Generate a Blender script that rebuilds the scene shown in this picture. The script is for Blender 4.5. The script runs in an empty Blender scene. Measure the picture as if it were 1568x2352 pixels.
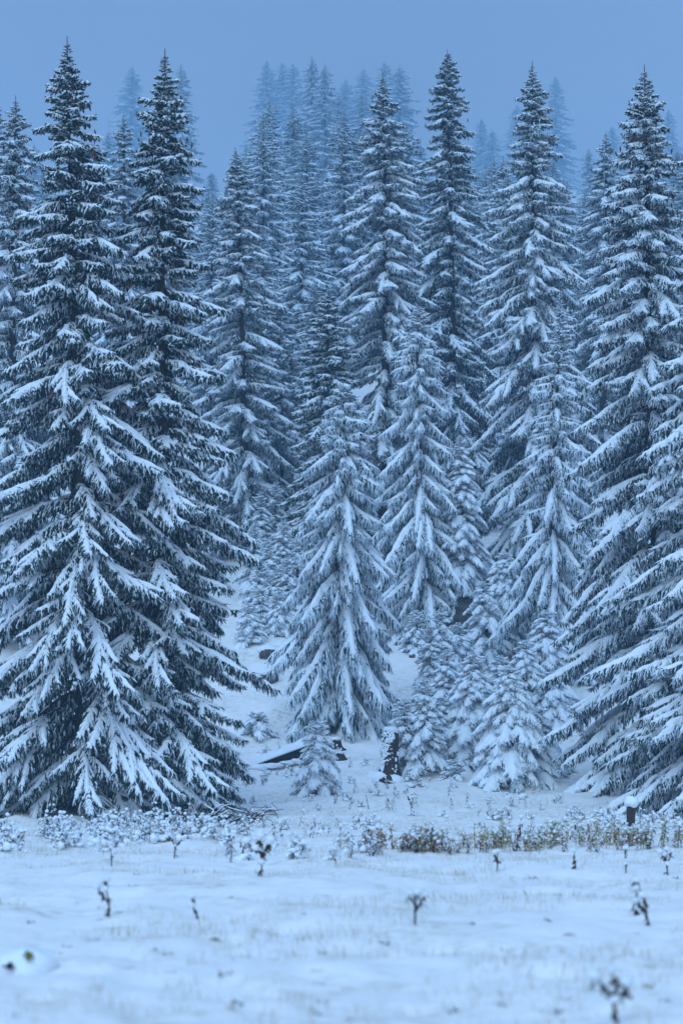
import bpy, math, random
import numpy as np

R = math.radians
scene = bpy.context.scene
C = scene.collection

# ------------------------------------------------------------------ camera
cam_d = bpy.data.cameras.new('camera')
cam = bpy.data.objects.new('camera', cam_d); C.objects.link(cam)
CAM_Z = 1.7
FPX = 1176.0 / math.tan(R(12.0))
TILT = math.atan((1763 - 1176) / FPX)
cam.location = (0, 0, CAM_Z)
cam.rotation_euler = (R(90) + TILT, 0, 0)
cam_d.sensor_fit = 'VERTICAL'; cam_d.sensor_height = 36.0; cam_d.sensor_width = 24.0
cam_d.lens = 18.0 / math.tan(R(12.0))
cam_d.clip_start = 0.5; cam_d.clip_end = 6000
cam_d.dof.use_dof = True; cam_d.dof.focus_distance = 100.0; cam_d.dof.aperture_fstop = 1.5
scene.camera = cam

# ------------------------------------------------------------------ world, sun, exposure
SUN_EL, SUN_AZ = R(44), R(197)
world = bpy.data.worlds.new('World'); scene.world = world; world.use_nodes = True
nt = world.node_tree; nt.nodes.clear()
out = nt.nodes.new('ShaderNodeOutputWorld')
sky = nt.nodes.new('ShaderNodeTexSky'); sky.sky_type = 'NISHITA'; sky.sun_disc = False
sky.sun_elevation = SUN_EL; sky.sun_rotation = SUN_AZ
b1 = nt.nodes.new('ShaderNodeBackground'); b1.inputs['Strength'].default_value = 0.05
nt.links.new(sky.outputs[0], b1.inputs['Color'])
b2 = nt.nodes.new('ShaderNodeBackground')          # even deck of cloud at blue hour
b2.inputs['Strength'].default_value = 0.77
tcw = nt.nodes.new('ShaderNodeTexCoord'); sxw = nt.nodes.new('ShaderNodeSeparateXYZ'); nt.links.new(tcw.outputs['Generated'], sxw.inputs[0])
rw = nt.nodes.new('ShaderNodeValToRGB'); nt.links.new(sxw.outputs['Z'], rw.inputs[0])      # a little paler towards the horizon
rw.color_ramp.elements[0].position = 0.10; rw.color_ramp.elements[0].color = (0.36, 0.47, 0.66, 1)
ez = rw.color_ramp.elements.new(1.0); ez.color = (0.28, 0.50, 0.90, 1)      # overcast brightens towards the zenith
rw.color_ramp.elements[1].position = 0.34; rw.color_ramp.elements[1].color = (0.31, 0.405, 0.60, 1)
nzw = nt.nodes.new('ShaderNodeTexNoise'); nzw.inputs['Scale'].default_value = 7.0; nzw.inputs['Detail'].default_value = 3.0   # uneven mist
nt.links.new(tcw.outputs['Generated'], nzw.inputs['Vector'])
mrw = nt.nodes.new('ShaderNodeMapRange'); mrw.inputs[1].default_value = 0.3; mrw.inputs[2].default_value = 0.7; mrw.inputs[3].default_value = 0.88; mrw.inputs[4].default_value = 1.1
nt.links.new(nzw.outputs['Fac'], mrw.inputs[0])
mxw = nt.nodes.new('ShaderNodeVectorMath'); mxw.operation = 'SCALE'
nt.links.new(rw.outputs[0], mxw.inputs[0]); nt.links.new(mrw.outputs[0], mxw.inputs['Scale'])
nt.links.new(mxw.outputs[0], b2.inputs['Color'])
add = nt.nodes.new('ShaderNodeAddShader')
nt.links.new(b1.outputs[0], add.inputs[0]); nt.links.new(b2.outputs[0], add.inputs[1])
nt.links.new(add.outputs[0], out.inputs['Surface'])

sun_d = bpy.data.lights.new('sun', 'SUN'); sun_d.energy = 1.66; sun_d.angle = R(55)
sun_d.color = (0.50, 0.78, 1.0)
sun = bpy.data.objects.new('sun', sun_d); C.objects.link(sun)
sun.rotation_euler = (R(90) - SUN_EL, 0, R(180) - SUN_AZ)

scene.view_settings.view_transform = 'Standard'; scene.view_settings.look = 'None'
scene.view_settings.gamma = 1.0; scene.view_settings.use_curve_mapping = False
scene.view_settings.exposure = 0.09
cy = scene.cycles
cy.use_denoising = True
cy.max_bounces = 6; cy.diffuse_bounces = 3; cy.glossy_bounces = 1; cy.transmission_bounces = 0
cy.volume_bounces = 1; cy.transparent_max_bounces = 4
HAZE_DENSITY = 0.0011

# ------------------------------------------------------------------ helpers
rng = np.random.default_rng(7)
random.seed(7)

def pix(u, v, D):
    """point at forward distance D seen at (u, v) of the 1568 x 2352 photograph"""
    a = (u - 784) / FPX; w = (1176 - v) / FPX
    y = math.cos(TILT) - math.sin(TILT) * w; z = math.sin(TILT) + math.cos(TILT) * w
    s = D / y
    return a * s, D, CAM_Z + z * s

def _h(ix, iy, seed):
    n = (ix.astype(np.int64) * 374761393 + iy.astype(np.int64) * 668265263 + seed * 974634777) & 0xFFFFFFFF
    n = ((n ^ (n >> 13)) * 1274126177) & 0xFFFFFFFF
    n = n ^ (n >> 16)
    return (n & 0xFFFFFF) / float(0xFFFFFF)

def vnoise(x, y, seed=0):
    x = np.asarray(x, float); y = np.asarray(y, float)
    ix = np.floor(x); iy = np.floor(y); fx = x - ix; fy = y - iy
    fx = fx * fx * fx * (fx * (fx * 6 - 15) + 10); fy = fy * fy * fy * (fy * (fy * 6 - 15) + 10)
    a = _h(ix, iy, seed); b = _h(ix + 1, iy, seed); c = _h(ix, iy + 1, seed); d = _h(ix + 1, iy + 1, seed)
    return (a + (b - a) * fx) * (1 - fy) + (c + (d - c) * fx) * fy

PY = [-60, 60, 72, 76, 80, 85, 88, 92, 98, 103, 108, 112, 120, 130, 150, 200, 290, 1150, 1220, 1300, 1900]
PZ = [0, 0, 0.03, 0.12, 0.35, 0.8, 1.2, 1.85, 2.9, 4.5, 6.5, 7.8, 10.2, 13, 18.5, 32, 56, 280.5, 288, 290, 291]

def ground(x, y):
    x = np.asarray(x, float); y = np.asarray(y, float)
    z = np.interp(y, PY, PZ)
    near = np.clip((y - 4) / 8, 0, 1)
    z = z + near * (0.16 * (vnoise(x / 5.0, y / 7.0, 1) - 0.5) + 0.18 * (vnoise(x / 1.9, y / 2.6, 2) - 0.5)
                    + 0.13 * (vnoise(x / 0.75, y / 0.9, 3) - 0.5) + 0.05 * (vnoise(x / 0.3, y / 0.36, 4) - 0.5))
    z = z - near * 0.10 * np.clip(vnoise(x / 0.55, y / 0.8, 14) - 0.72, 0, 1) / 0.28      # dimples
    mid = np.clip((y - 62) / 8, 0, 1) * np.clip((104 - y) / 8, 0, 1)          # snowed in tussocks
    z = z + mid * 0.34 * np.clip(vnoise(x / 0.8, y / 1.3, 9) - 0.5, 0, 1)
    up = np.clip((y - 80) / 20, 0, 1)
    z = z + up * (0.7 * (vnoise(x / 6.0, y / 6.0, 5) - 0.5) + 0.28 * (vnoise(x / 1.3, y / 1.3, 6) - 0.5))
    far = np.clip((y - 150) / 100, 0, 1)
    z = z + far * 9 * (vnoise(x / 70.0, y / 70.0, 8) - 0.5)
    return z

def gz(x, y): return float(ground(x, y))

_DS = np.concatenate([np.arange(10, 140, 0.1), np.arange(140, 900, 2)])
def ground_at(u, v):
    """where the sight line through (u, v) meets the ground"""
    x, y, z = pix(u, v, _DS)
    k = int(np.argmax(z <= ground(x, y)))
    return float(x[k]), float(y[k]), gz(x[k], y[k])

class MB:
    """collects quads; everything is a grid, so meshes build fast"""
    def __init__(s): s.v = []; s.f = []; s.m = []; s.n = 0; s.tubes = {}
    def grid(s, P, mat=0, wrap=False):
        a, b = P.shape[:2]
        idx = np.arange(a * b).reshape(a, b) + s.n
        if wrap: idx = np.concatenate([idx, idx[:, :1]], 1)
        q = np.stack([idx[:-1, :-1], idx[:-1, 1:], idx[1:, 1:], idx[1:, :-1]], -1).reshape(-1, 4)
        s.v.append(P.reshape(-1, 3)); s.f.append(q); s.m.append(np.full(len(q), mat, np.int32)); s.n += a * b
    def tube(s, pts, rad, k=3, mat=0, flat=1.0):
        s.tubes.setdefault((len(pts), k), []).append((np.asarray(pts, float), np.asarray(rad, float), mat, flat))
    def add(s, V, F, M):
        s.v.append(V); s.f.append(F + s.n); s.m.append(M); s.n += len(V)
    def flush(s):
        for (n, k), L in s.tubes.items():
            P = np.stack([a[0] for a in L]); Rr = np.stack([a[1] for a in L])
            M = np.array([a[2] for a in L], np.int32); F = np.array([a[3] for a in L])
            T = np.gradient(P, axis=1); T /= np.linalg.norm(T, axis=-1, keepdims=True) + 1e-9
            ref = np.zeros_like(T); ref[..., 2] = 1
            par = np.abs(T[..., 2]) > 0.93
            ref[par] = (0.8, 0.6, 0.0)
            S = np.cross(T, ref); S /= np.linalg.norm(S, axis=-1, keepdims=True) + 1e-9
            N = np.cross(S, T)
            ang = np.arange(k) / k * 2 * math.pi + math.pi / 2
            ca = np.cos(ang); sa = np.sin(ang)
            V = (P[:, :, None, :] + Rr[:, :, None, None] * (S[:, :, None, :] * ca[None, None, :, None]
                 + N[:, :, None, :] * (sa[None, None, :, None] * F[:, None, None, None])))
            m = len(L)
            idx = np.arange(m * n * k).reshape(m, n, k) + s.n
            j = np.roll(idx, -1, axis=2)
            q = np.stack([idx[:, :-1], j[:, :-1], j[:, 1:], idx[:, 1:]], -1).reshape(-1, 4)
            s.v.append(V.reshape(-1, 3)); s.f.append(q)
            s.m.append(np.repeat(M, (n - 1) * k)); s.n += m * n * k
        s.tubes = {}
    def arrays(s):
        s.flush()
        return np.concatenate(s.v), np.concatenate(s.f), np.concatenate(s.m)
    def mesh(s, name, mats):
        V, F, M = s.arrays()
        return make_mesh(name, V, F, M, mats)

def make_mesh(name, V, F, M, mats):
    me = bpy.data.meshes.new(name)
    me.vertices.add(len(V)); me.vertices.foreach_set('co', np.ascontiguousarray(V, np.float32).ravel())
    me.loops.add(F.size); me.loops.foreach_set('vertex_index', np.ascontiguousarray(F, np.int32).ravel())
    me.polygons.add(len(F)); me.polygons.foreach_set('loop_start', np.arange(0, F.size, 4, dtype=np.int32))
    me.polygons.foreach_set('loop_total', np.full(len(F), 4, np.int32))
    for m in mats: me.materials.append(m)
    me.polygons.foreach_set('material_index', np.ascontiguousarray(M, np.int32))
    me.polygons.foreach_set('use_smooth', np.ones(len(F), bool))
    me.update(); me.validate()
    return me

def link(name, data, parent=None):
    o = bpy.data.objects.new(name, data); C.objects.link(o)
    if parent: o.parent = parent
    return o

def tag(o, label=None, cat=None, group=None, kind=None):
    if label: o['label'] = label
    if cat: o['category'] = cat
    if group: o['group'] = group
    if kind: o['kind'] = kind
    return o

# ------------------------------------------------------------------ materials
def mat(name, rough=0.8):
    m = bpy.data.materials.new(name); m.use_nodes = True
    b = m.node_tree.nodes['Principled BSDF']; b.inputs['Roughness'].default_value = rough
    b.inputs['Specular IOR Level'].default_value = 0.15
    return m, m.node_tree, b

def noise_node(t, scale, detail=3, coord='Object', rough=0.6):
    tc = t.nodes.new('ShaderNodeTexCoord'); n = t.nodes.new('ShaderNodeTexNoise')
    n.inputs['Scale'].default_value = scale; n.inputs['Detail'].default_value = detail; n.inputs['Roughness'].default_value = rough
    t.links.new(tc.outputs[coord], n.inputs['Vector'])
    return n

def ramp(t, src, stops):
    r = t.nodes.new('ShaderNodeValToRGB'); t.links.new(src, r.inputs[0])
    e = r.color_ramp.elements
    while len(e) < len(stops): e.new(0.5)
    for i, (p, c) in enumerate(stops):
        e[i].position = p; e[i].color = (*c, 1)
    return r

def noisy(name, scale, stops, rough=0.85, bump=0.0, bscale=30, bdist=0.02):
    m, t, b = mat(name, rough)
    n = noise_node(t, scale)
    r = ramp(t, n.outputs['Fac'], stops); t.links.new(r.outputs[0], b.inputs['Base Color'])
    if bump:
        n2 = noise_node(t, bscale, 4)
        bp = t.nodes.new('ShaderNodeBump'); bp.inputs['Strength'].default_value = bump; bp.inputs['Distance'].default_value = bdist
        t.links.new(n2.outputs['Fac'], bp.inputs['Height']); t.links.new(bp.outputs[0], b.inputs['Normal'])
    return m

SNOW = (0.74, 0.85, 0.95)

def needle_mat(name, dark, light, lo, hi):
    """needles; the share of rime on top of the twigs is set by lo / hi"""
    m, t, b = mat(name, 0.75)
    n = noise_node(t, 3.0)
    r = ramp(t, n.outputs['Fac'], [(0.3, dark), (0.7, light)])
    g = t.nodes.new('ShaderNodeNewGeometry'); sx = t.nodes.new('ShaderNodeSeparateXYZ')
    t.links.new(g.outputs['Normal'], sx.inputs[0])
    n2 = noise_node(t, 14.0, 2)
    ad = t.nodes.new('ShaderNodeMath'); ad.operation = 'MULTIPLY_ADD'
    t.links.new(sx.outputs['Z'], ad.inputs[0]); ad.inputs[1].default_value = 0.45
    t.links.new(n2.outputs['Fac'], ad.inputs[2])
    mr = t.nodes.new('ShaderNodeMapRange'); mr.interpolation_type = 'SMOOTHSTEP'
    t.links.new(ad.outputs[0], mr.inputs[0]); mr.inputs[1].default_value = lo; mr.inputs[2].default_value = hi
    mx = t.nodes.new('ShaderNodeMix'); mx.data_type = 'RGBA'
    t.links.new(mr.outputs[0], mx.inputs[0]); t.links.new(r.outputs[0], mx.inputs[6]); mx.inputs[7].default_value = (*SNOW, 1)
    t.links.new(mx.outputs[2], b.inputs['Base Color'])
    return m

M_NEEDLE = needle_mat('needles', (0.012, 0.028, 0.024), (0.026, 0.050, 0.038), 0.72, 1.0)
M_FROST = needle_mat('frosted_needles', (0.022, 0.045, 0.04), (0.04, 0.07, 0.055), 0.12, 0.66)
M_RIME = needle_mat('rimed_needles', (0.03, 0.05, 0.04), (0.05, 0.075, 0.055), -0.05, 0.5)
M_SNOW = noisy('snow', 6.0, [(0.3, (0.77, 0.84, 0.91)), (0.7, (0.84, 0.88, 0.93))], 0.7, 0.35, 28, 0.03)
M_BARK = noisy('bark', 9.0, [(0.3, (0.022, 0.017, 0.014)), (0.7, (0.075, 0.058, 0.048))], 0.95, 0.8, 22, 0.04)
M_CONE = noisy('cone', 40.0, [(0.3, (0.07, 0.022, 0.012)), (0.7, (0.16, 0.06, 0.03))], 0.8)
M_ROCK = noisy('rock', 5.0, [(0.3, (0.035, 0.032, 0.032)), (0.7, (0.14, 0.12, 0.115))], 0.95, 0.8, 14, 0.05)
M_CHAR = noisy('wet_wood', 7.0, [(0.3, (0.006, 0.005, 0.005)), (0.7, (0.022, 0.018, 0.016))], 0.95, 0.6, 20, 0.03)
M_WOOD = noisy('old_wood', 12.0, [(0.3, (0.02, 0.014, 0.011)), (0.7, (0.075, 0.05, 0.038))], 0.95, 0.7, 26, 0.02)
M_DEAD = noisy('dead_leaf', 14.0, [(0.3, (0.02, 0.012, 0.009)), (0.7, (0.075, 0.042, 0.026))], 0.9)
M_BROWN = noisy('brown_leaf', 14.0, [(0.3, (0.17, 0.062, 0.025)), (0.7, (0.36, 0.16, 0.05))], 0.9)
M_YELLOW = noisy('yellow_leaf', 12.0, [(0.3, (0.34, 0.23, 0.015)), (0.7, (0.58, 0.42, 0.04))], 0.8)
M_OLIVE = noisy('olive_leaf', 12.0, [(0.3, (0.13, 0.13, 0.02)), (0.7, (0.32, 0.30, 0.05))], 0.8)
M_STEM = noisy('stem', 20.0, [(0.3, (0.06, 0.045, 0.03)), (0.7, (0.17, 0.13, 0.08))], 0.9)
M_STRAW = noisy('frosted_grass', 0.8, [(0.3, (0.40, 0.36, 0.27)), (0.7, (0.72, 0.71, 0.68))], 0.9)

def snow_ground_mat():
    m, t, b = mat('snow_ground', 0.75)
    n = noise_node(t, 0.55, 5); n2 = noise_node(t, 4.5, 4)
    mu = t.nodes.new('ShaderNodeMath'); mu.operation = 'MULTIPLY'
    t.links.new(n.outputs['Fac'], mu.inputs[0]); t.links.new(n2.outputs['Fac'], mu.inputs[1])
    r = ramp(t, mu.outputs[0], [(0.22, (0.92, 0.885, 0.87)), (0.32, (0.83, 0.80, 0.76)), (0.45, (0.56, 0.52, 0.44))])
    t.links.new(r.outputs[0], b.inputs['Base Color'])
    n3 = noise_node(t, 7.0, 5)
    bp = t.nodes.new('ShaderNodeBump'); bp.inputs['Strength'].default_value = 0.6; bp.inputs['Distance'].default_value = 0.05
    t.links.new(n3.outputs['Fac'], bp.inputs['Height']); t.links.new(bp.outputs[0], b.inputs['Normal'])
    return m
M_GROUND = snow_ground_mat()

# ------------------------------------------------------------------ ground
rows = [np.linspace(-60, 6, 24)]
y = 6.4
ys = []
while y < 125: ys.append(y); y *= 1.0065
while y < 1880: ys.append(y); y *= 1.03
ys = np.concatenate([rows[0], ys])
NC = 230
tt = np.linspace(-1, 1, NC); tt = np.sign(tt) * (0.45 * np.abs(tt) + 0.55 * np.abs(tt) ** 2.4)
W = np.where(ys < 6, 60, 10 + 0.34 * np.clip(ys, 0, None)) + np.clip(ys - 60, 0, 60) * 0.8
X = tt[None, :] * W[:, None]; Y = np.repeat(ys[:, None], NC, 1)
Z = ground(X, Y)
g = MB(); g.grid(np.stack([X, Y, Z], -1)[:, ::-1])
tag(link('snow_ground', g.mesh('snow_ground', [M_GROUND])), kind='structure')

# ------------------------------------------------------------------ spruce boughs
def unit(v): return v / (np.linalg.norm(v) + 1e-9)
DOWN = np.array([0, 0, -1.0])

def walk(p, d, length, n, hang, r, wob=0.12):
    pts = [p]; st = length / (n - 1)
    for _ in range(n - 1):
        d = unit(d + DOWN * hang + r.normal(0, wob, 3)); p = p + d * st; pts.append(p)
    return np.array(pts)

def bough_geo(seed, L, e, sec, hang, ter, snow_w, frost, finger, spacing=0.085, tw=0.020, lod=0, snow_h=0.6, start=0.06, tspace=0.037, frag=0.0, forks=0):
    """needle geometry and snow geometry of one bough along +X; base at the origin"""
    r = np.random.default_rng(seed)
    A = MB(); S = MB()
    n = 16
    t = np.linspace(0, 1, n)
    el = np.radians(np.interp(t, [0, 0.45, 1], e)) + r.normal(0, 0.05, n)
    yaw = np.cumsum(r.normal(0, 0.035, n))
    step = np.stack([np.cos(el) * np.cos(yaw), np.cos(el) * np.sin(yaw), np.sin(el)], -1) * L / (n - 1)
    P = np.concatenate([[np.zeros(3)], np.cumsum(step[:-1], 0)])
    T = np.gradient(P, axis=0); T /= np.linalg.norm(T, axis=-1, keepdims=True)
    at = lambda q: np.array([np.interp(q, t, P[:, i]) for i in range(3)])
    dr = lambda q: unit(np.array([np.interp(q, t, T[:, i]) for i in range(3)]))
    A.tube(P, np.linspace(0.013 * L ** 0.7 + 0.008, 0.008, n), 4 if not lod else 3, 2)
    k3 = 3
    m = lambda: 1 if r.random() < frost else 0
    nsec = max(4, int(L * (0.98 - start) / spacing))
    for i in range(nsec):
        q = start + (0.985 - start) * (i + r.uniform(0, 1)) / nsec
        for sd in (-1, 1):
            if r.random() < 0.08: continue
            sh = min(1, (q - start + 0.05) / 0.22) * (1 - q) ** 0.6 + 0.13
            l = sec * L * sh * r.uniform(0.65, 1.25)
            tang = dr(q); side = unit(np.cross(tang, [0, 0, 1.0])) * sd
            a = R(r.uniform(28, 48) + 22 * q)
            d = unit(side * math.cos(a) + tang * math.sin(a) + np.array([0, 0, r.uniform(-0.15, 0.12)]))
            pts = walk(at(q), d, l, 5, hang * r.uniform(0.5, 1.3), r, 0.07)
            A.tube(pts, np.array([tw, tw * 1.15, tw * 1.1, tw * 0.9, tw * 0.3]), k3, m())
            nt_ = 0 if lod == 2 else max(1, int(l / (tspace * (1 + lod))))
            for j in range(nt_):
                f = (j + r.uniform(0.2, 1)) / nt_
                p = np.array([np.interp(f, np.linspace(0, 1, 5), pts[:, c]) for c in range(3)])
                d2 = unit(pts[min(4, int(f * 4) + 1)] - pts[min(3, int(f * 4))])
                l3 = ter * r.uniform(0.25, 1.35) * (1 - 0.45 * f)
                sd2 = unit(np.cross(d2, [0, 0, 1.0]) + 1e-4) * (1 if j % 2 else -1)
                dd = unit(d2 * r.uniform(0.3, 0.9) + sd2 * r.uniform(0.2, 0.75) + DOWN * hang * 1.8)
                A.tube(walk(p, dd, l3, 3, hang * 1.3, r, 0.24), np.array([tw * 0.8, tw * 1.1, tw * 0.25]), k3, m())
            # snow lying along the side twig
            if finger > 0 and r.random() < (0.92 if q > 0.35 else 0.6):
                fl = finger * r.uniform(0.5, 1.15)
                if fl > 0.12:
                    fs = np.linspace(0.02, min(1, fl), 6)
                    fp = np.stack([np.interp(fs, np.linspace(0, 1, 5), pts[:, c]) for c in range(3)], -1)
                    w = (0.016 + snow_w * 0.17) * r.uniform(0.75, 1.35)
                    fp[:, 2] += w * 0.45
                    S.tube(fp, w * np.array([0.6, 1.0, 0.95, 0.9, 0.75, 0.2]) * r.uniform(0.8, 1.2, 6), 5 if not lod else 4, 0, 0.75)
            for _d in range(0 if lod else int(r.random() < 0.8) + int(r.random() < 0.5)):       # a small dab caught lower on the twig
                f = r.uniform(0.4, 0.9); c0 = np.array([np.interp(f, np.linspace(0, 1, 5), pts[:, c]) for c in range(3)])
                dv = unit(pts[4] - pts[2]) * r.uniform(0.04, 0.09)
                w = r.uniform(0.018, 0.04)
                S.tube(np.array([c0 - dv, c0 - dv * 0.4, c0 + dv * 0.4, c0 + dv]) + [0, 0, w * 0.6], w * np.array([0.25, 1, 0.9, 0.2]), 4, 0)
    # forks: side boughs that carry snow ridges of their own
    for i in range(forks):
        q = 0.22 + 0.5 * (i + r.uniform(0.1, 0.9)) / forks; sd = 1 if i % 2 else -1
        sl = L * r.uniform(0.20, 0.48) * (1.1 - 0.5 * q)
        e1_ = math.degrees(np.interp(q, t, el))
        (Va, Fa, Ma), (Vs, Fs, Ms) = bough_geo(seed * 7 + i + 1, sl, (e1_ * 0.6, e1_ * 0.9 - 6, e1_ * 0.8), sec * 1.3, hang, ter * 0.85, snow_w * 0.78, frost, finger,
                                               spacing, tw, lod, snow_h, 0.05, tspace, frag * 0.6, 0)
        az_ = np.interp(q, t, yaw) + sd * R(r.uniform(14, 52)); ca, sa = math.cos(az_), math.sin(az_)
        M3 = np.array([[ca, -sa, 0], [sa, ca, 0], [0, 0, 1]])
        A.flush(); S.flush(); A.add(Va @ M3.T + at(q), Fa, Ma); S.add(Vs @ M3.T + at(q), Fs, Ms)
    # tip
    for i in range(3 if lod else 6):
        d = unit(dr(1.0) + r.normal(0, 0.35, 3) + DOWN * hang * 0.4)
        A.tube(walk(P[-1], d, ter * r.uniform(0.5, 0.9), 3, hang * 0.6, r), np.array([tw, tw, tw * 0.3]), k3, m())
    # snow ridge: a ragged saddle draped over the bough
    na, nb = (48, 9) if not lod else (10, 5)
    q = np.linspace(start * 0.8, 0.99, na); s = np.linspace(-1, 1, nb)
    base = np.stack([np.interp(q, t, P[:, c]) for c in range(3)], -1)
    tg = np.stack([np.interp(q, t, T[:, c]) for c in range(3)], -1)
    sv = np.cross(tg, [0, 0, 1.0]); sv /= np.linalg.norm(sv, axis=-1, keepdims=True); nv = np.cross(sv, tg)
    env = np.clip((q - q[0]) / 0.15, 0, 1) ** 0.7 * np.clip((1.0 - q) / 0.12, 0, 1) ** 0.6 * (0.55 + 0.45 * np.sin(np.pi * np.clip(q, 0, 1) ** 0.9))
    ox = r.uniform(0, 90)
    env = env * (1 - frag * np.clip((0.5 - vnoise(q * L * 1.9 + ox, 0 * q + 20.5, 4)) / 0.22, 0, 1))
    if frag: env = env * np.clip(0.35 + q * 1.2, 0, 1)
    wl = snow_w * env * (0.2 + 0.9 * vnoise(q * L * 7 + ox, 0 * q, 5)); wr = snow_w * env * (0.2 + 0.9 * vnoise(q * L * 7 + ox, 0 * q + 9.5, 6))
    hh = snow_w * snow_h * env * (0.55 + 0.8 * vnoise(q * L * 3 + ox, 0 * q + 3.3, 7))
    w = np.where(s[None, :] < 0, wl[:, None], wr[:, None])
    lift = hh[:, None] * np.sqrt(np.clip(1 - s[None, :] ** 2, 0, 1)) * (0.85 + 0.3 * vnoise(q[:, None] * L * 8 + ox, s[None, :] * 2 + 11, 8))
    Ptop = base[:, None] + sv[:, None] * (s[None, :] * w)[..., None] + nv[:, None] * lift[..., None]
    Ptop[..., 2] -= (w * 0.62 * s[None, :] ** 2)
    Pbot = base[:, None] + sv[:, None] * (s[None, :] * w)[..., None] * 0.999
    Pbot[..., 2] -= (w * 0.62 * s[None, :] ** 2) + 0.012
    S.grid(Ptop[:, ::-1]); S.grid(Pbot)
    return A.arrays(), S.arrays()

NM = [M_NEEDLE, M_FROST, M_BARK]
PROTO = {}
def make_set(style, classes, n, seed, NM=NM, **kw):
    PROTO[style] = []
    for ci, c in enumerate(classes):
        c = dict(kw, **c); var = []
        for i in range(n):
            (V, F, Mi), (V2, F2, M2) = bough_geo(seed + ci * 17 + i * 5, **c)
            ext = V[:, 0].max()
            nd = make_mesh('bough_needles', V, F, Mi, NM)
            sn = make_mesh('bough_snow', V2, F2, M2, [M_SNOW])
            var.append((ext, nd, sn, None, (V, F, Mi), (V2, F2, M2)))
        PROTO[style].append(var)

def old_set(fk, sw):
    return [dict(L=0.6, e=(28, 10, 0), sec=0.48, hang=0.10, ter=0.15, snow_w=0.055, finger=0.5, spacing=0.04, tw=0.028),
       dict(L=1.25, e=(10, -14, -10), sec=0.40, hang=0.20, ter=0.22, tw=0.024, snow_w=0.10 * sw, finger=0.6, spacing=0.075, forks=round(2 * fk)),
       dict(L=2.2, e=(2, -28, -20), sec=0.29, hang=0.30, ter=0.28, snow_w=0.135 * sw, finger=0.6, spacing=0.085, forks=round(3 * fk)),
       dict(L=3.3, e=(-6, -38, -28), sec=0.21, hang=0.36, ter=0.33, snow_w=0.15 * sw, finger=0.6, spacing=0.09, forks=round(5 * fk)),
       dict(L=4.6, e=(-16, -44, -32), sec=0.17, hang=0.38, ter=0.35, snow_w=0.165 * sw, finger=0.6, spacing=0.10, forks=round(6 * fk))]
make_set('dark', old_set(0.7, 0.82), 4, 100, frost=0.37, frag=0.9)
make_set('old', old_set(0.5, 1.15), 4, 300, frost=0.64, frag=0.7)
WEEP = [dict(L=0.5, e=(30, 12, 8), sec=0.42, hang=0.10, ter=0.14, snow_w=0.055, finger=0.6, spacing=0.05),
        dict(L=1.0, e=(0, -18, -12), sec=0.36, hang=0.36, ter=0.28, snow_w=0.10, finger=0.6, spacing=0.06),
        dict(L=1.9, e=(-14, -36, -28), sec=0.28, hang=0.55, ter=0.44, snow_w=0.14, finger=0.5, spacing=0.06),
        dict(L=3.0, e=(-34, -54, -44), sec=0.22, hang=0.65, ter=0.46, snow_w=0.165, finger=0.5, spacing=0.065)]
make_set('weep', WEEP, 3, 500, NM=[M_NEEDLE, M_RIME, M_BARK], frost=0.72, tw=0.019)
YOUNG = [dict(L=0.3, e=(35, 20, 10), sec=0.5, hang=0.0, ter=0.09, snow_w=0.055, finger=0.9, spacing=0.045),
         dict(L=0.65, e=(8, -22, -38), sec=0.46, hang=0.12, ter=0.13, snow_w=0.15, finger=1.0, spacing=0.06),
         dict(L=1.15, e=(0, -32, -48), sec=0.40, hang=0.16, ter=0.16, snow_w=0.235, finger=1.0, spacing=0.07),
         dict(L=1.8, e=(-8, -40, -46), sec=0.36, hang=0.18, ter=0.18, snow_w=0.29, finger=1.0, spacing=0.085)]
make_set('young', YOUNG, 4, 700, NM=[M_FROST, M_RIME, M_BARK], frost=0.62, frag=0.3, tw=0.018, snow_h=0.45, tspace=0.06)
FAR = [dict(L=0.9, e=(25, 0, 0), sec=0.42, hang=0.15, ter=0.25, snow_w=0.10, finger=0.5, spacing=0.16),
       dict(L=2.2, e=(0, -26, -16), sec=0.36, hang=0.26, ter=0.5, snow_w=0.17, finger=0.55, spacing=0.2),
       dict(L=3.6, e=(-8, -36, -26), sec=0.30, hang=0.3, ter=0.6, snow_w=0.22, finger=0.55, spacing=0.22),
       dict(L=4.8, e=(-15, -40, -28), sec=0.25, hang=0.3, ter=0.65, snow_w=0.24, finger=0.55, spacing=0.24)]
make_set('far', FAR, 3, 900, frost=0.85, tw=0.06, lod=1, tspace=0.13)

def trunk_mesh(H, lean, r0, seed):
    r = np.random.default_rng(seed)
    n = 26; f = np.linspace(0, 1, n)
    pts = np.stack([lean[0] * f + 0.05 * np.sin(f * 7 + seed), lean[1] * f, H * f - 0.25 * (1 - f)], -1)
    rad = r0 * (1 - f) ** 0.85 + 0.012; rad[0] *= 1.35; rad[1] *= 1.1
    k = 10
    a = np.arange(k) / k * 2 * np.pi
    rr = rad[:, None] * (1 + 0.10 * (vnoise(a[None, :] * 2, f[:, None] * H * 1.5, seed) - 0.5))
    P = np.stack([pts[:, :1] + rr * np.cos(a), pts[:, 1:2] + rr * np.sin(a), np.repeat(pts[:, 2:], k, 1)], -1)
    b = MB(); b.grid(P, 0, True)
    return b.mesh('trunk', [M_BARK]), pts

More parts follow.
